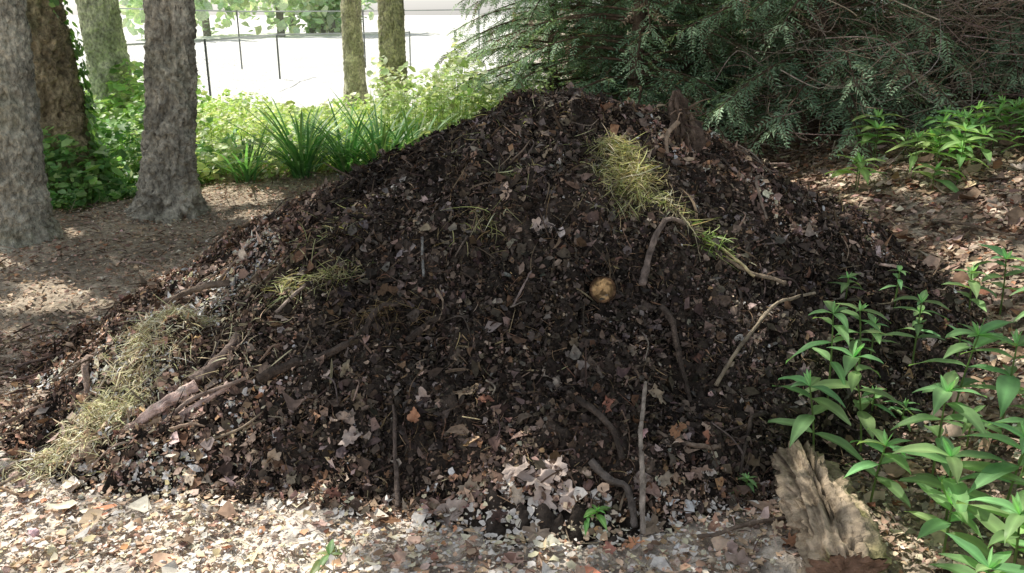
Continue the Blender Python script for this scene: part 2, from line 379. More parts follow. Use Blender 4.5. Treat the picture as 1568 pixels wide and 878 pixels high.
stick([(.93,2.84,.03),(.85,2.75,.05),(.78,2.58,.03)],.012,.008,D)
stick([(-.38,2.46,.02),(-.4,2.6,.04),(-.42,2.75,.03)],.012,.009,[.08,.06,.05])
stick([(2.64,5.2,.02),(2.7,4.9,.05),(2.8,4.6,.04)],.014,.01,Bn)
stick([(-1.4,3.52,.05),(-1.6,3.4,.08),(-1.9,3.4,.05)],.012,.008,Bn)
stick([(-1.24,3.56,.05),(-1.35,3.5,.1),(-1.5,3.45,.05)],.02,.015,Bn)
for k in range(95):
    x,y=rng.uniform(-1.3,2.0),rng.uniform(2.5,4.6);a=rng.uniform(0,6.28);l=rng.uniform(.05,.17)
    stick([(x,y,.03),(x+l*.5*math.cos(a)+.02,y+l*.5*math.sin(a),.05),(x+l*math.cos(a),y+l*math.sin(a),rng.uniform(.03,.07))],rng.uniform(.003,.008),.003,palette(1,[D,Bn,[.1,.08,.07]],[2,2,2],.2)[0],'twig',8,nseg=12,parent=pile)
for k in range(40):
    x,y=rng.uniform(-2.4,-.9),rng.uniform(2.5,3.7);a=rng.uniform(-.3,1.2);l=rng.uniform(.08,.25)
    stick([(x,y,.03),(x+l*.5*math.cos(a)+.01,y+l*.5*math.sin(a),.05),(x+l*math.cos(a),y+l*math.sin(a),.03)],rng.uniform(.004,.011),.005,palette(1,[Bn,[.3,.22,.18],[.2,.15,.12]],[2,1,2],.2)[0],'twig',8,nseg=12,parent=pile)
stick([(-1.42,2.83,.01),(-1.3,2.87,.03),(-1.18,2.93,.04)],.028,.034,[.42,.3,.26],'split_log',24,.1)
stick([(-1.36,2.80,.01),(-1.2,2.84,.02),(-1.05,2.9,.03)],.015,.019,[.4,.29,.25],'split_log',20,.1)
stick([(-1.2,2.96,.03),(-1.12,3.02,.04),(-1.05,3.07,.03)],.035,.025,[.16,.12,.1],'branch_piece',20,.15)
stick([(-1.72,3.3,.03),(-1.7,3.15,.05),(-1.66,3.05,.03)],.025,.018,[.22,.16,.13],'branch_piece',16,.15)
stick([(-1.9,3.5,.0),(-1.75,3.47,.03),(-1.62,3.42,.01)],.025,.02,[.2,.14,.11],'branch_piece',16,.15)
# sawn branch with pale end
cb=empty('sawn_branch')
c0=np.array([.345,3.08,float(H(np.array(.345),np.array(3.1)))+.075]);dv=norm(np.array([-.08,-.88,.42]))
V,F=tube(smoothpath([c0-dv*.25,c0-dv*.12,c0],10),np.full(10,.052),32,.06,8,3,cap=False)
mesh_fast('bark',V,F,M_wood,np.tile([.16,.11,.08],(len(V),1)),True,cb)
m=32;a=np.linspace(0,2*np.pi,m,endpoint=False);xx=norm(np.cross(dv,[0,0,1]));yy=np.cross(xx,dv)
rings=np.linspace(.001,.99,9);V=[];C=[]
for q in rings:
    for aa in a:
        nv=float(fbm(q*3*math.cos(aa),q*3*math.sin(aa),0,o=3,s=77))
        V.append(c0+dv*(.004*nv)+(xx*math.cos(aa)+yy*math.sin(aa))*.051*q)
        k=.5+.25*nv;col=np.array([.52,.34,.17])*(.8+.5*k) if q<.85 else np.array([.2,.12,.07])
        if nv<-.2: col=col*.35
        C.append(col)
i=np.arange(8)[:,None]*m;j=np.arange(m)[None];F=np.stack([i+j,i+(j+1)%m,i+m+(j+1)%m,i+m+j],-1).reshape(-1,4)
mesh_fast('cut_face',V,F,M_wood,np.clip(C,.02,.8),True,cb)
# root stump on top of pile
rs=empty('root_stump')
A=Acc();bz=float(H(np.array(.84),np.array(4.15)))
def rcol(V,c,s): return np.clip(np.array(c)*(1+.5*fbm(V[:,0]*25,V[:,1]*25,V[:,2]*12,o=3,s=s))[:,None],.01,.8)
V,F=tube(smoothpath([(.83,4.06,bz-.2),(.84,4.08,bz-.03),(.80,4.1,bz+.1),(.77,4.1,bz+.24)],50),np.interp(np.linspace(0,1,50),[0,.5,.8,1],[.075,.065,.042,.014]),40,.5,14,5,zfs=10,ridge=.4)
A.add(V,F,rcol(V,[.14,.105,.085],1))
for (dx,tz,r0) in [(.03,.16,.03),(-.03,.17,.022),(.05,.1,.03),(-.05,.06,.03)]:
    V,F=tube(smoothpath([(.81+dx*.4,4.06,bz-.05),(.81+dx*1.3,4.06,bz+tz*.5),(.79+dx*1.1,4.08,bz+tz)],24),np.linspace(r0,.006,24),14,.4,12,8+int(dx*100),zfs=18,ridge=.4);A.add(V,F,rcol(V,[.15,.115,.09],2))
V,F=tube(smoothpath([(.78,4.04,bz+.1),(.72,3.99,bz+.04),(.73,3.95,bz-.07),(.76,3.88,bz-.16)],20),np.linspace(.012,.006,20),8,.2,9,9);A.add(V,F,[.42,.32,.24])
for k in range(60):
    a=rng.uniform(0,6.28);q=rng.uniform(.04,.13);P0=np.array([.81,4.08,bz+rng.uniform(-.1,.16)])
    P1=P0+np.array([math.cos(a)*q*.6,math.sin(a)*q*.6,rng.uniform(-.03,.05)]);P2=P1+np.array([math.cos(a)*q*.4,math.sin(a)*q*.4,rng.uniform(-.08,.02)])
    V,F=tube(smoothpath([P0,P1,P2],10),np.linspace(.005,.0015,10),6);A.add(V,F,palette(1,[[.17,.12,.09],[.3,.22,.16]],[2,1],.2)[0])
A.obj('roots',M_wood,rs,True)

# ---------- grass clumps (pulled weeds) ----------
def tangle(name,blobs,N,cols,w,Lm=.07,Wm=.0035,h=.05,mat=None):
    x=[];y=[];zz=[]
    for (bx,by,rx,ry,k) in blobs:
        m=int(N*k);r=rng.normal(0,.5,(m,2));x.append(bx+r[:,0]*rx);y.append(by+r[:,1]*ry);zz.append(h*np.exp(-(r**2).sum(1)))
    x=np.concatenate(x);y=np.concatenate(y);zz=np.concatenate(zz);N=len(x);nn=Hn(x,y)
    z=H(x,y)+.03+zz*rng.uniform(0,1,N)
    d=norm(rng.normal(0,1,(N,3))*[1,1,.35]+nn*.15);side=norm(np.cross(d,rng.normal(0,.5,(N,3))+[0,0,1]))
    L=np.exp(rng.normal(math.log(Lm),.4,N));W=Wm*np.exp(rng.normal(0,.3,N))
    bend=norm(rng.normal(0,1,(N,3)))*rng.uniform(.2,.8,(N,1))-np.array([0,0,.3])
    A=Acc();cl=np.repeat(palette(N,cols,w,.25),14,0)
    V,F=ribbons(np.stack([x,y,z],-1),d,side,nn,L,W,bend,7);A.add(V,F,cl)
    return A.obj(name,mat or M_leaf)
GR=[[.54,.5,.28],[.38,.42,.19],[.7,.64,.44],[.24,.3,.11],[.34,.26,.16]]
tangle('grass_clump',[(.47,3.76,.13,.13,.42),(.5,3.6,.15,.12,.38),(.45,3.48,.12,.08,.12),(.66,3.46,.16,.05,.1)],2300,GR,[3,2,5,1,2],.055,.0028,.07)
tangle('grass_clump',[(.82,3.43,.1,.05,1)],70,[[.3,.45,.14],[.45,.55,.25]],[1,1],.09,.005)
tangle('grass_clump',[(-.12,3.38,.13,.1,.6),(.0,3.6,.12,.08,.4)],150,GR,[3,3,3,1,1],.08,.003)
tangle('grass_clump',[(-.73,3.33,.12,.08,.6),(-.9,3.34,.12,.08,.4)],420,GR,[3,2,5,1,2],.055,.003)
tangle('grass_clump',[(-.5,3.08,.15,.06,1)],200,[[.35,.26,.15],[.25,.17,.1]],[1,1],.05,.003)
tangle('straw_clump',[(-1.45,3.06,.17,.2,.4),(-1.54,2.88,.18,.12,.25),(-1.36,3.26,.17,.13,.2),(-1.66,2.74,.18,.08,.15)],3900,[[.78,.7,.46],[.6,.58,.32],[.84,.76,.55],[.42,.42,.2],[.4,.3,.2]],[4,3,3,1,1],.042,.003,.07,M_dry)
tangle('straw_clump',[(-1.1,3.05,.2,.2,.5),(-1.2,3.4,.2,.2,.5)],300,[[.6,.5,.33],[.74,.64,.42]],[1,1],.05,.003,.03,M_dry)
tangle('grass_clump',[(-.8,3.6,.2,.2,1)],120,GR,[3,3,3,1,2],.06,.003)
tangle('grass_clump',[(.1,4.0,.25,.15,.5),(-.2,3.9,.2,.15,.5)],90,GR,[3,2,3,1,2],.06,.003,.03)
tangle('grass_clump',[(1.9,4.6,.15,.1,1)],200,GR,[3,3,3,1,2],.06,.003)

# ---------- trees ----------
CROWN=[]
def bark_cols(V,col,seed,moss=0):
    v=1+.3*fbm(V[:,0]*9,V[:,1]*9,V[:,2]*7,o=3,s=seed)
    c=np.array(col)[None]*v[:,None]
    if moss:
        mk=(sstep(.0,.6,fbm(V[:,0]*4,V[:,1]*4,V[:,2]*2.5,o=3,s=seed+9))*moss)[:,None];c=c*(1-mk)+np.array([.24,.29,.15])*mk
    li=(sstep(.3,.6,fbm(V[:,0]*8,V[:,1]*8,V[:,2]*8,o=3,s=seed+19))*.6)[:,None];c=c*(1-li)+np.array(col)*1.6*li
    dk=(sstep(.35,.6,fbm(V[:,0]*8,V[:,1]*8,V[:,2]*5,o=3,s=seed+29))*.6)[:,None];c=c*(1-dk)+np.array(col)*.45*dk
    return np.clip(c,.01,.8)
def tree(name,bx,by,r,top,Ht,col,seed,moss=0,amp=.05,ridge=.12,flare=1.5,limb_z=3.2):
    e=empty(name);g=float(ground_h(bx,by))
    z=np.concatenate([np.linspace(-.15,2.6,200),np.linspace(2.65,Ht,60)])
    wob=.05*fbm(z*.7,0,0,o=2,s=seed)*np.clip(z,0,1)
    px=bx+(top[0]-bx)*(z/1.8)*np.exp(-z/9)+wob;py=by+(top[1]-by)*(z/1.8)*np.exp(-z/9)
    rad=r*(1+(flare-1)*np.exp(-np.clip(z,0,9)/.16))*np.clip(1-z/(Ht*1.25),.08,1)**.8
    V,F=tube(np.stack([px,py,z+g],-1),rad,110,amp,7,seed,zfs=13,ridge=ridge)
    A=Acc();A.add(V,F,bark_cols(V,col,seed,moss))
    for k in range(9):
        zi=rng.uniform(limb_z,Ht*.9);i=int(np.argmin(np.abs(z-zi)));a=rng.uniform(0,6.28);l=rng.uniform(1.4,2.8)
        p0=np.array([px[i],py[i],zi+g]);p1=p0+np.array([math.cos(a)*l*.5,math.sin(a)*l*.5,l*.3]);p2=p0+np.array([math.cos(a)*l,math.sin(a)*l,l*.75])
        V,F=tube(smoothpath([p0,p1,p2],14),np.linspace(rad[i]*.45,.015,14),10,.08,7,seed+k);A.add(V,F,bark_cols(V,col,seed+k))
        for q in range(3):
            aa=a+rng.uniform(-1,1);s0=p1+(p2-p1)*rng.uniform(0,.8);s1=s0+np.array([math.cos(aa),math.sin(aa),.4])*rng.uniform(.6,1.2)
            V,F=tube(smoothpath([s0,(s0+s1)/2+[0,0,.08],s1],7),np.linspace(.03,.008,7),6);A.add(V,F,col)
    A.obj('trunk',M_bark,e,True)
    CROWN.append((e,px[-1],py[-1]));return e
tA=tree('oak_tree',-3.62,6.05,.225,(-3.46,6.05),9,[.5,.48,.4],1,.2,ridge=.2)
tB=tree('ivy_tree',-4.12,7.7,.33,(-4.2,7.75),10,[.38,.32,.21],2,.35,ridge=.25)
tC=tree('oak_tree',-5.05,11,.27,(-5.1,11),10,[.62,.64,.46],3,.4)
tD=tree('oak_tree',-2.83,6.9,.215,(-2.60,6.9),9,[.52,.49,.41],4,.15,ridge=.3,flare=1.7)
tE=tree('oak_tree',-2.68,15,.19,(-2.68,15),10,[.6,.56,.42],5,.3)
tF=tree('oak_tree',-1.85,13.5,.225,(-1.8,13.5),10,[.55,.5,.36],6,.4)
tG=tree('oak_tree',1.3,11.6,.17,(1.3,11.6),10,[.2,.15,.11],7,.3)
tH_added=tree('oak_tree',7.5,8.5,.25,(7.5,8.5),9,[.3,.24,.2],8,.3)  # unseen tree added off frame to help shade the right side
tI=tree('oak_tree',4.6,12.5,.2,(4.6,12.5),10,[.2,.15,.11],9,.3)
N=62000
sx=rng.uniform(-8,8,N);sy=rng.uniform(-1.5,11,N);zc=rng.uniform(5,8.5,N)
lit=litmask(sx,sy)
cl=fbm(sx*1.6,sy*1.6,zc*.8,o=3,s=60)
gap=fbm(sx*3.0,sy*3.0,0,o=2,s=61)
k=(rng.uniform(0,1,N)>lit*1.02)&(cl>-.45)&(gap<.62)  # unseen crowns shaped for the light: no leaves shading the chosen sun pools
sx,sy,zc=sx[k],sy[k],zc[k]
P=np.stack([sx,sy,0*sx],-1)+S[None]*((zc/S[2])[:,None])
N=len(P);t,b,nn=frames(np.tile([[0,0,1.0]],(N,1)),np.full(N,.5))
L=rng.uniform(.06,.11,N);W=L*rng.uniform(.45,.65,N)
col=palette(N,[[.12,.2,.06],[.16,.24,.08],[.09,.15,.05]],[2,1,1],.2)
cent=np.array([[q[1],q[2]] for q in CROWN]);own=np.argmin(((P[:,None,:2]-cent[None])**2).sum(-1),1)
for q in range(len(CROWN)):
    kk=own==q
    if kk.sum()<5: continue
    V,F=leaves(P[kk],t[kk],b[kk],nn[kk],L[kk],W[kk],.15,.15,.1)
    mesh_fast('shade_crown',V,F,M_crown,np.repeat(col[kk],8,0),False,CROWN[q][0])

# ---------- hemlocks ----------
def hemlock_mesh(seed,Ht=6.0,NB=150,zmin=.15):
    r=np.random.default_rng(seed);A=Acc()
    V,F=tube(np.stack([.03*np.sin(np.linspace(0,6,40)),.03*np.cos(np.linspace(0,5,40)),np.linspace(-.1,Ht,40)],-1),np.linspace(.09,.01,40),14,.1,7,seed)
    A.add(V,F,[.15,.11,.085])
    FO=[];FD=[];FS=[];FC=[]
    for k in range(NB):
        z0=zmin+(Ht-zmin-.2)*(k/NB)**1.4;a=r.uniform(0,6.28);Lb=(1-z0/Ht)**.8*r.uniform(1.1,1.9)+.25
        s=np.linspace(0,1,9);dirh=np.array([math.cos(a),math.sin(a)])
        side=r.normal(0,.15)
        pts=np.stack([dirh[0]*s*Lb-dirh[1]*side*s*s*Lb,dirh[1]*s*Lb+dirh[0]*side*s*s*Lb,z0+.25*s*Lb-.42*s*s*Lb],-1)
        V,F=tube(pts,np.linspace(.014,.003,9)*(.6+.5*Lb),5,cap=False);A.add(V,F,[.17,.12,.09])
        nf=int(Lb*22)
        for q in range(nf):
            u=.12+.88*(q+.5)/nf;f=u*8;i=min(int(f),7)
            if u<.35 and r.uniform()<.5: continue
            p=pts[i]+(pts[i+1]-pts[i])*(f-i);td=pts[i+1]-pts[i];td/=np.linalg.norm(td)
            sg=1 if q%2 else -1;an=sg*r.uniform(.5,1.15)
            d=np.array([td[0]*math.cos(an)-td[1]*math.sin(an),td[0]*math.sin(an)+td[1]*math.cos(an),td[2]+r.normal(-.1,.25)]);d/=np.linalg.norm(d)
            FO.append(p);FD.append(d);FS.append(Lb*(1-u*.6)*r.uniform(.15,.32)+.06)
            FC.append((u,r.uniform()))
    O=np.array(FO);Dv=np.array(FD);Ls=np.array(FS);FC=np.array(FC);nF=len(O)
    up=np.tile([[0,0,1.0]],(nF,1))+r.normal(0,.3,(nF,3));sd=norm(np.cross(Dv,up));up=np.cross(sd,Dv)
    K=9
    tt=np.repeat((np.arange(K)+.6)/K,2);sg=np.tile([1,-1],K)
    ll=(1-tt*.7)*.3
    P=O[:,None]+Dv[:,None]*(tt[None,:,None]*Ls[:,None,None])-np.array([0,0,1.0])*((tt**2)[None,:,None]*Ls[:,None,None]*.22)
    ld=norm(Dv[:,None]*.75+sd[:,None]*sg[None,:,None]*.8+r.normal(0,.18,(nF,2*K,3)))
    LL=np.clip(Ls[:,None]*ll[None]*r.uniform(.6,1.3,(nF,2*K)),.02,.09)
    P=P.reshape(-1,3);ld=ld.reshape(-1,3);LL=LL.reshape(-1)
    sv=norm(np.cross(ld,np.repeat(up,2*K,0)))
    W=.016
    V=np.stack([P,P+ld*LL[:,None]*.4+sv*W*.5,P+ld*LL[:,None]-np.array([0,0,1])*LL[:,None]*.12,P+ld*LL[:,None]*.4-sv*W*.5],1)
    F=np.arange(len(P)*4).reshape(-1,4)
    c1=np.array([.13,.26,.19]);c2=np.array([.38,.53,.34]);m=np.clip(FC[:,0]*.7+FC[:,1]*.4,0,1)[:,None]
    c=c1*(1-m)+c2*m
    dead=FC[:,1]<.08;c[dead]=[.3,.22,.16]
    c=np.repeat(c,2*K,0)*np.exp(r.normal(0,.2,(len(P),1)));c=np.repeat(c,4,0)
    A2=Acc();A2.add(V.reshape(-1,3),F,c)
    V,F=ribbons(O,Dv,sd,up,Ls,np.full(nF,.005),np.tile([[0,0,-.22]],(nF,1)),4);A2.add(V,F,[.18,.13,.08])
    return A,A2
tmpl=[hemlock_mesh(101),hemlock_mesh(102,5.2,130,.3)]
meshes=[]
def hemlock(x,y,rot,sc,vi,name='hemlock_tree'):
    e=empty(name,(x,y,float(ground_h(x,y))));e.rotation_euler=(0,0,rot);e.scale=(sc,)*3
    if len(meshes)<=vi:
        A,A2=tmpl[vi];o1=A.obj('branches',M_bark,e,True);o2=A2.obj('needles',M_needle,e);meshes.append((o1.data,o2.data))
    else:
        for nm,me in zip(('branches','needles'),meshes[vi]):
            o=bpy.data.objects.new(nm,me);bpy.context.collection.objects.link(o);o.parent=e
hemlock(1.3,9.3,.3,1.0,0);hemlock(3.0,8.6,2.1,1.0,1)
for (x,y,ro,s,v) in [(4.7,8.8,1,1,0),(.5,10.6,4,.85,1),(2.2,10.8,3,1.1,0),(4.0,11,5.2,1.1,1),(6.1,9.6,.9,1.1,1),(1.0,13,1.2,1.1,0),(3.2,13.2,.1,1.3,1),(7.3,11.5,3.3,1.2,0),(5.8,13.5,4.5,1.3,1)]:
    hemlock(x,y,ro,s,v)
A=Acc()
for k in range(420):
    x=rng.uniform(2.2,6.2);y=rng.uniform(6.9,8.6);g=float(ground_h(x,y));z0=g+rng.uniform(.1,1.3)
    a=rng.uniform(0,6.28);l=rng.uniform(.4,1.1);p0=np.array([x,y,z0]);p2=p0+np.array([math.cos(a)*l,math.sin(a)*l*.5,rng.uniform(-.3,.6)*l]);p1=(p0+p2)/2+rng.normal(0,.07,3)
    V,F=tube(smoothpath([p0,p1,p2],9),np.linspace(.006,.002,9),5,cap=False);A.add(V,F,palette(1,[[.35,.27,.22],[.55,.46,.4]],[2,1],.2)[0])
    for q in range(4):
        s=p0+(p2-p0)*rng.uniform(.2,.9);e=s+rng.normal(0,.16,3)
        V,F=tube(smoothpath([s,(s+e)/2+rng.normal(0,.02,3),e],5),np.linspace(.003,.001,5),4,cap=False);A.add(V,F,[.34,.26,.2])
A.obj('dead_branches',M_bark)

# ---------- low green vegetation ----------
def groundcover(name,N,fn,sz,h,cols,w,mat=M_leaf):
    x,y,hh=fn(N);N=len(x);z=ground_h(x,y)+hh
    t,b,nn=frames(np.tile([[0,-.25,1.0]],(N,1)),np.full(N,.4))
    L=np.exp(rng.normal(math.log(sz),.3,N));W=L*rng.uniform(.5,.8,N)
    V,F=leaves(np.stack([x,y,z],-1),t,b,nn,L,W,.2,.2,.1)
    A=Acc();A.add(V,F,np.repeat(palette(N,cols,w,.2),8,0))
    k=rng.uniform(0,1,N)<.25;m=k.sum();P=np.stack([x,y,z],-1)[k];P0=P.copy();P0[:,2]=ground_h(P0[:,0],P0[:,1]);P0[:,:2]+=rng.normal(0,.05,(m,2))
    d=P-P0;Lh=np.linalg.norm(d,axis=1);V,F=ribbons(P0,norm(d),np.tile([[1.0,0,0]],(m,1)),None,Lh,np.full(m,.006),np.zeros((m,3)),3);A.add(V,F,[.2,.28,.1])
    return A.obj(name,mat)
def fieldfn(N):
    x=rng.uniform(-6.5,-.2,N);y=rng.uniform(7.8,14.5,N)
    lim=8.6+.5*fbm(x*1.2,0,0,o=2,s=70)-.3*np.clip(-x-2.5,0,2)
    k=(y>lim);x,y=x[k],y[k]
    mound=np.clip(.18+.3*fbm(x*1.3,y*1.3,o=3,s=71),.03,.65)
    return x,y,mound*rng.uniform(.1,1,len(x))
groundcover('ground_cover',30000,fieldfn,.038,.4,[[.6,.74,.32],[.76,.85,.46],[.42,.58,.22],[.85,.88,.68]],[3,3,2,3])
def ivyfn(N):
    x=rng.uniform(-5.6,-3.0,N);y=rng.uniform(6.6,9.4,N)
    k=(y>6.75+.25*fbm(x*2,0,0,o=2,s=75)+.9*np.clip(x+3.6,0,2));x,y=x[k],y[k]
    m=np.clip(.3+.45*fbm(x*1.5,y*1.5,o=3,s=76),.04,.95)*sstep(6.6,7.3,y)+.04
    return x,y,m*rng.uniform(.05,1,len(x))
groundcover('ivy_undergrowth',15000,ivyfn,.036,.8,[[.22,.42,.16],[.34,.54,.2],[.15,.3,.12],[.5,.66,.34]],[3,2,2,2])
def ivy2(N):
    x=rng.uniform(-6.5,-4.2,N);y=rng.uniform(8.5,12,N);m=np.clip(.5+.5*fbm(x*1.5,y*1.5,o=3,s=79),.1,1.0)
    return x,y,m*rng.uniform(.05,1,len(x))
groundcover('shrub',7000,ivy2,.05,1,[[.38,.58,.22],[.6,.74,.36],[.22,.38,.13]],[2,2,1])
N=5600;a=rng.uniform(0,2*np.pi,N);z=rng.uniform(0,4.5,N);k=(fbm(np.cos(a)*1.3,np.sin(a)*1.3,z*.9,o=3,s=81)+.55*(-np.cos(a))>-.35);a,z=a[k],z[k];N=len(a)
r=.345+.05*rng.uniform(0,1,N)+.2*np.exp(-z/.2)
P=np.stack([-4.12+(-.08)*(z/1.8)+np.cos(a)*r,7.7+np.sin(a)*r,z+float(ground_h(-4.12,7.7))],-1)
nr=np.stack([np.cos(a),np.sin(a),.3+0*a],-1);t,b,nn=frames(nr,np.full(N,.35))
L=rng.uniform(.025,.045,N);V,F=leaves(P,t,b,nn,L,L*.8,.15,.15,.15);mesh_fast('ivy',V,F,M_leaf,np.repeat(palette(N,[[.18,.33,.12],[.28,.46,.17]],[2,1],.2),8,0),False,tB)
def shrubR(N):
    x=rng.uniform(-1.6,.5,N);y=rng.uniform(9.5,12,N);m=np.clip(.7+.7*fbm(x*1.5,y*1.5,o=3,s=86),.05,1.5)
    return x,y,m*rng.uniform(.05,1,len(x))
groundcover('shrub',9000,shrubR,.035,1,[[.5,.6,.34],[.76,.82,.6]],[2,2])
def daylily(cx,cy,n,h,name='daylily_plant'):
    g=float(ground_h(cx,cy));a=rng.uniform(0,6.28,n);q=rng.uniform(.0,.12,n);P=np.stack([cx+q*np.cos(a),cy+q*np.sin(a),np.full(n,g)],-1)
    a2=a+rng.normal(0,.4,n);lean=rng.uniform(.2,.9,n);d=norm(np.stack([np.cos(a2)*lean,np.sin(a2)*lean,np.ones(n)],-1))
    side=norm(np.cross(d,np.array([[0,0,1.0]])));L=rng.uniform(.7,1.2,n)*h
    bend=np.stack([np.cos(a2)*.35,np.sin(a2)*.35,-rng.uniform(.1,.55,n)],-1)
    V,F=ribbons(P,d,side,None,L,rng.uniform(.018,.03,n),bend,9)
    mesh_fast(name,V,F,M_leaf,np.repeat(palette(n,[[.14,.33,.12],[.24,.44,.17],[.45,.62,.3]],[3,2,1],.15),18,0),False)
daylily(-2.1,8.5,110,.95);daylily(-1.7,8.7,90,.85);daylily(-1.3,8.5,120,.95);daylily(-1.05,8.9,70,.85);daylily(-2.6,8.3,40,.6)

# ---------- broadleaf plants ----------
def lance(P,d,up,L,W,col,A,droop=.35):
    ns,nw=11,5;s=np.linspace(0,1,ns);w=np.sin(np.pi*s**.85)**.9*(1-.25*s);w[0]=.03;w[-1]=.01
    d=d/np.linalg.norm(d);side=np.cross(d,up);side/=np.linalg.norm(side);u2=np.cross(side,d)
    dr=droop*rng.uniform(.5,1.5);tw=rng.normal(0,.15)
    v=np.linspace(-1,1,nw)
    c=P+d*(s[:,None]*L)+np.array([0,0,-1])*(dr*s[:,None]**2*L)
    wav=.06*np.sin(s*14+rng.uniform(0,6))[:,None]*np.abs(v)[None]
    V=c[:,None]+side*(w[:,None]*W*.5*v[None])[...,None]+u2*((.28*np.abs(v)[None]*w[:,None]*W*.5)+wav*W*.5+tw*v[None]*s[:,None]*W*.5)[...,None]
    i=np.arange(ns-1)[:,None]*nw+np.arange(nw-1)[None];F=np.stack([i,i+1,i+nw+1,i+nw],-1).reshape(-1,4)
    cv=np.tile(np.array(col),(ns*nw,1)).reshape(ns,nw,3).copy();cv[:,nw//2]*=1.4
    cv=cv*(1+.06*np.sin(s*60))[:,None,None]
    A.add(V.reshape(-1,3),F,cv.reshape(-1,3))
def plant(x,y,h,Ls,lean=(0,0),nodes=4,name='broadleaf_plant',col=(.27,.5,.22)):
    g=float(H(np.array(x),np.array(y)))
    pts=smoothpath([(x,y,g-.02),(x+lean[0]*.4,y+lean[1]*.4,g+h*.55),(x+lean[0],y+lean[1],g+h)],12)
    A=Acc();V,F=tube(pts,np.linspace(.0045,.0025,12),7);A.add(V,F,[.2,.3,.1])
    a=rng.uniform(0,6.28)
    for k in range(nodes):
        f=.35+.65*(k+1)/nodes;i=min(int(f*11),11);P=pts[i];top=(k==nodes-1)
        for sgn in range(4 if top else 2):
            aa=a+sgn*(math.pi/2 if top else math.pi)+rng.normal(0,.15);el=rng.uniform(.25,.6) if top else rng.uniform(.05,.4)
            l=Ls*rng.uniform(.75,1.15)*(1 if not top else (.9 if sgn%2 else .65))
            cc=np.array(col)*math.exp(rng.normal(0,.18))*np.array([rng.uniform(.85,1.3),1,1])
            lance(P,np.array([math.cos(aa),math.sin(aa),el]),np.array([0,0,1.0]),l,l*rng.uniform(.3,.38),cc,A)
        if top:
            for q in range(3):
                aa=rng.uniform(0,6.28);lance(P,np.array([math.cos(aa)*.5,math.sin(aa)*.5,1]),np.array([math.cos(aa+2),math.sin(aa+2),.3]),Ls*.35,Ls*.1,np.array(col)*1.4,A,.1)
        a+=math.pi/2+rng.normal(0,.2)
    A.obj(name,M_leaf,None,True)
for q in [(1.08,2.70,.36,.19,(-.05,0)),(1.30,2.82,.42,.2,(-.08,.0)),(1.2,2.5,.26,.17,(.0,-.05)),(1.62,2.85,.4,.2,(.05,0)),
          (1.38,2.35,.28,.2,(-.05,-.05)),(1.52,2.3,.32,.19,(.0,-.05)),(1.42,2.05,.26,.19,(-.05,-.05)),(1.65,2.45,.34,.2,(.05,0)),
          (1.3,1.95,.2,.17,(-.05,-.05)),(1.7,2.15,.3,.2,(0,0)),(1.75,2.75,.36,.2,(0,0)),(1.2,2.95,.36,.15,(0,.05)),(1.6,3.15,.3,.13,(0,0)),(1.5,1.95,.24,.18,(0,0)),(1.35,3.05,.3,.13,(-.03,0)),(1.45,2.6,.34,.19,(0,0)),(1.3,2.2,.2,.16,(0,0))]:
    plant(q[0],q[1],q[2],q[3],q[4],4)
for k in range(16):
    plant(rng.uniform(1.35,2.0),rng.uniform(2.1,3.5),rng.uniform(.08,.2),rng.uniform(.07,.11),(0,0),3)
for q in [(2.05,3.6,.25,.16),(2.25,3.7,.3,.17),(2.3,3.4,.3,.16)]: plant(q[0],q[1],q[2],q[3],(-.05,-.05),4)
for k in range(38):
    f=rng.uniform(0,1);x=2.65+f*2.0+rng.normal(0,.12);y=6.1+f*.8+rng.normal(0,.3);plant(x,y,rng.uniform(.15,.38),rng.uniform(.2,.28),(0,0),3,col=(.3,.52,.2))
plant(.80,2.56,.08,.07,(0,0),3,'ivy_sprig');plant(.27,2.36,.04,.07,(0,0),3,'seedling',(.3,.6,.2));plant(.24,2.35,.03,.05,(0,0),2,'seedling',(.3,.6,.2))
plant(-.55,2.2,.03,.09,(0,0),2,'seedling',(.25,.38,.18))

# ---------- rotting log ----------
rl=empty('rotting_log')
pts=smoothpath([(1.03,2.68,.06),(1.0,2.45,.08),(.98,2.25,.08),(.96,2.08,.06)],90)
n=90;ns=110;a=np.linspace(0,2*np.pi,ns,endpoint=False)
d=norm(np.gradient(pts,axis=0));xv=norm(np.cross(d,[0,0,1.0]));yv=np.cross(xv,d)
Ls=np.linspace(0,.6,n)[:,None];ca,sa=np.cos(a)[None],np.sin(a)[None]
R=.108+.03*fbm(ca*1.2,sa*1.2,Ls*2,o=2,s=91)-.035*np.abs(fbm(ca*5,sa*5,Ls*3,o=3,s=92))+.012*fbm(ca*9,sa*9,Ls*30,o=2,s=93)
blk=sstep(.15,.3,fbm(ca*2.5,sa*2.5,Ls*9,o=2,s=95));R=R-.02*blk
V=pts[:,None]+xv[:,None]*(ca*R)[...,None]*1.15+yv[:,None]*(sa*R)[...,None]
cc=np.array([.54,.43,.31])*(1+.35*fbm(ca*6+0*Ls,sa*6,Ls*9,o=3,s=94))[...,None]
dk=sstep(.25,.75,np.abs(fbm(ca*5,sa*5,Ls*3,o=3,s=92)))[...,None];cc=cc*(1-.6*dk)
ms=(sstep(.2,.7,fbm(ca*1.5,sa*1.5,Ls*3,o=2,s=97)+.5*(-ca)-.1)*.7)[...,None];cc=cc*(1-ms)+np.array([.3,.3,.1])*ms
j=np.arange(ns);i=np.arange(n-1)[:,None];F=np.stack([i*ns+j,i*ns+(j+1)%ns,(i+1)*ns+(j+1)%ns,(i+1)*ns+j],-1).reshape(-1,4)
A=Acc();A.add(V.reshape(-1,3),F,np.clip(cc,.02,.8).reshape(-1,3))
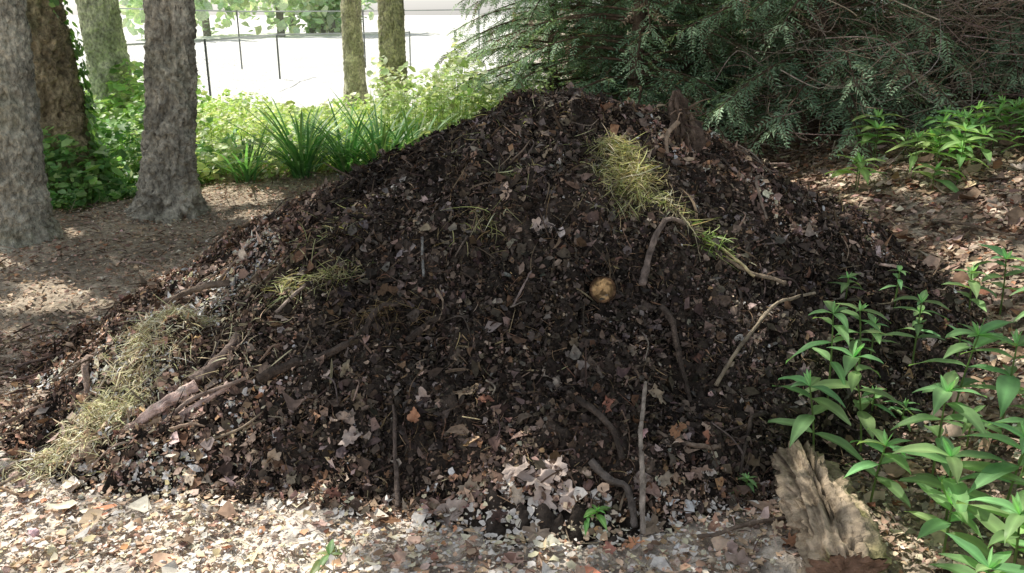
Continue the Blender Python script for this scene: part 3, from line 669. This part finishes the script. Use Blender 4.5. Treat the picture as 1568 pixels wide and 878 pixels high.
for end,dd in((0,-1),(n-1,1)):
    ring=V[end];c0=pts[end]
    rr=[ring*(1-q)+c0*q for q in(0,.3,.6,.999)];rr=[r_+d[end]*dd*(.012*fbm(r_[:,0]*40,r_[:,2]*40,0,o=2,s=98))[:,None] for r_ in rr]
    VV=np.vstack(rr);ii=np.arange(3)[:,None];F=np.stack([ii*ns+j,ii*ns+(j+1)%ns,(ii+1)*ns+(j+1)%ns,(ii+1)*ns+j],-1).reshape(-1,4)
    A.add(VV,F,[.32,.2,.14])
A.obj('log',M_wood,rl,True)

# ---------- chain link fence ----------
fe=empty('chain_link_fence')
def fence_run(pts,h,step=.09):
    A=Acc();M=Acc()
    for (p,q) in zip(pts[:-1],pts[1:]):
        p=np.array(p,float);q=np.array(q,float);L=np.linalg.norm(q-p);u=(q-p)/L
        gp=float(ground_h(*p));gq=float(ground_h(*q))
        for e,g in((p,gp),(q,gq)):
            V,F=tube([(e[0],e[1],g-.1),(e[0],e[1],g+h*.5),(e[0],e[1],g+h+.03)],[.022]*3,10);A.add(V,F,[.3,.33,.31])
        V,F=tube([(p[0],p[1],gp+h),((p[0]+q[0])/2,(p[1]+q[1])/2,(gp+gq)/2+h),(q[0],q[1],gq+h)],[.018]*3,8);A.add(V,F,[.34,.37,.35])
        n=int(L/step);s=np.arange(-int(h/step),n)*step
        for sg in(1,-1):
            a0=s if sg==1 else s+h;a1=a0+sg*h
            z0=np.zeros_like(a0)+.03
            f0=np.clip(a0,0,L);f1=np.clip(a1,0,L);zz0=z0+(f0-a0)/(a1-a0)*(h-.03);zz1=z0+(f1-a0)/(a1-a0)*(h-.03)
            k=np.abs(f1-f0)>.01;f0,f1,zz0,zz1=f0[k],f1[k],zz0[k],zz1[k]
            P0=np.stack([p[0]+u[0]*f0,p[1]+u[1]*f0,gp+zz0],-1);P1=np.stack([p[0]+u[0]*f1,p[1]+u[1]*f1,gp+zz1],-1)
            P0+=np.array([-u[1],u[0],0])*.003*sg;P1+=np.array([-u[1],u[0],0])*.003*sg
            dd=P1-P0;LL=np.linalg.norm(dd,axis=1);m=len(LL)
            V,F=ribbons(P0,norm(dd),np.tile([[u[0],u[1],0]],(m,1)),None,LL,np.full(m,.011),np.zeros((m,3)),2);M.add(V,F,[.5,.53,.52])
    A.obj('posts_and_rails',M_metal,fe);M.obj('mesh_wire',M_metal,fe)
fence_run([(-8.0,14.6),(-5.65,16.3),(-5.7,21.5),(-3.0,26)],1.05)
fence_run([(-12,27),(-8.3,27),(-4.5,27),(-1,27)],1.7,.12)
rngd=np.random.default_rng(5)
e=empty('distant_trees');A=Acc();TB=Acc()
for k in range(8):
    x=rngd.uniform(-24,-14);y=rngd.uniform(55,75);h=rngd.uniform(7,13);n=900
    V,F=tube([(x,y,-.2),(x,y,h*.4),(x,y,h*.8)],[.3,.22,.08],8);TB.add(V,F,[.3,.28,.24])
    q=norm(rngd.normal(0,1,(n,3)))*rngd.uniform(.3,1,(n,1))**.5;P=np.array([x,y,h*.5])+q*[h*.38,h*.38,h*.5]
    P+=.6*np.stack([vn(P[:,0],P[:,1],P[:,2],3),vn(P[:,0],P[:,1],P[:,2],4),vn(P[:,0],P[:,1],P[:,2],5)],-1)
    t,b,nn=frames(np.tile([[0,0,1.0]],(n,1)),np.full(n,.8));L=rngd.uniform(.2,.5,n)
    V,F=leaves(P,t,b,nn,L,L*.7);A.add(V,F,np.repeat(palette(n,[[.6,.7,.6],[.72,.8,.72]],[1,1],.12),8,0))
A.obj('foliage',M_leaf,e);TB.obj('trunks',M_bark,e)

# ---------- light ----------
w=bpy.data.worlds.new('World');bpy.context.scene.world=w;w.use_nodes=True;nt=w.node_tree
bg=nt.nodes['Background'];sky=nt.nodes.new('ShaderNodeTexSky');sky.sky_type='NISHITA';sky.sun_disc=False
el=math.asin(S[2]);sky.sun_elevation=el;sky.sun_rotation=math.atan2(S[0],S[1]);sky.dust_density=1;sky.ozone_density=1;sky.air_density=1
hs=nt.nodes.new('ShaderNodeHueSaturation');hs.inputs['Saturation'].default_value=.28
nt.links.new(sky.outputs[0],hs.inputs['Color']);nt.links.new(hs.outputs[0],bg.inputs[0]);bg.inputs[1].default_value=.15
sl=bpy.data.lights.new('sun','SUN');sl.energy=5;sl.angle=math.radians(.5);sl.color=(1,.94,.83)
so=bpy.data.objects.new('sun',sl);bpy.context.collection.objects.link(so);so.rotation_euler=Vector(S).to_track_quat('Z','Y').to_euler()
cam=bpy.data.cameras.new('camera');co=bpy.data.objects.new('camera',cam);bpy.context.collection.objects.link(co)
cam.sensor_width=36;cam.lens=36*1305/1568;cam.clip_end=2000;cam.clip_start=.05
p=math.atan(419/1305);co.location=(0,0,1.6);co.rotation_euler=(math.pi/2-p,0,0)
bpy.context.scene.camera=co
vs=bpy.context.scene.view_settings;vs.view_transform='Standard';vs.look='None';vs.exposure=0
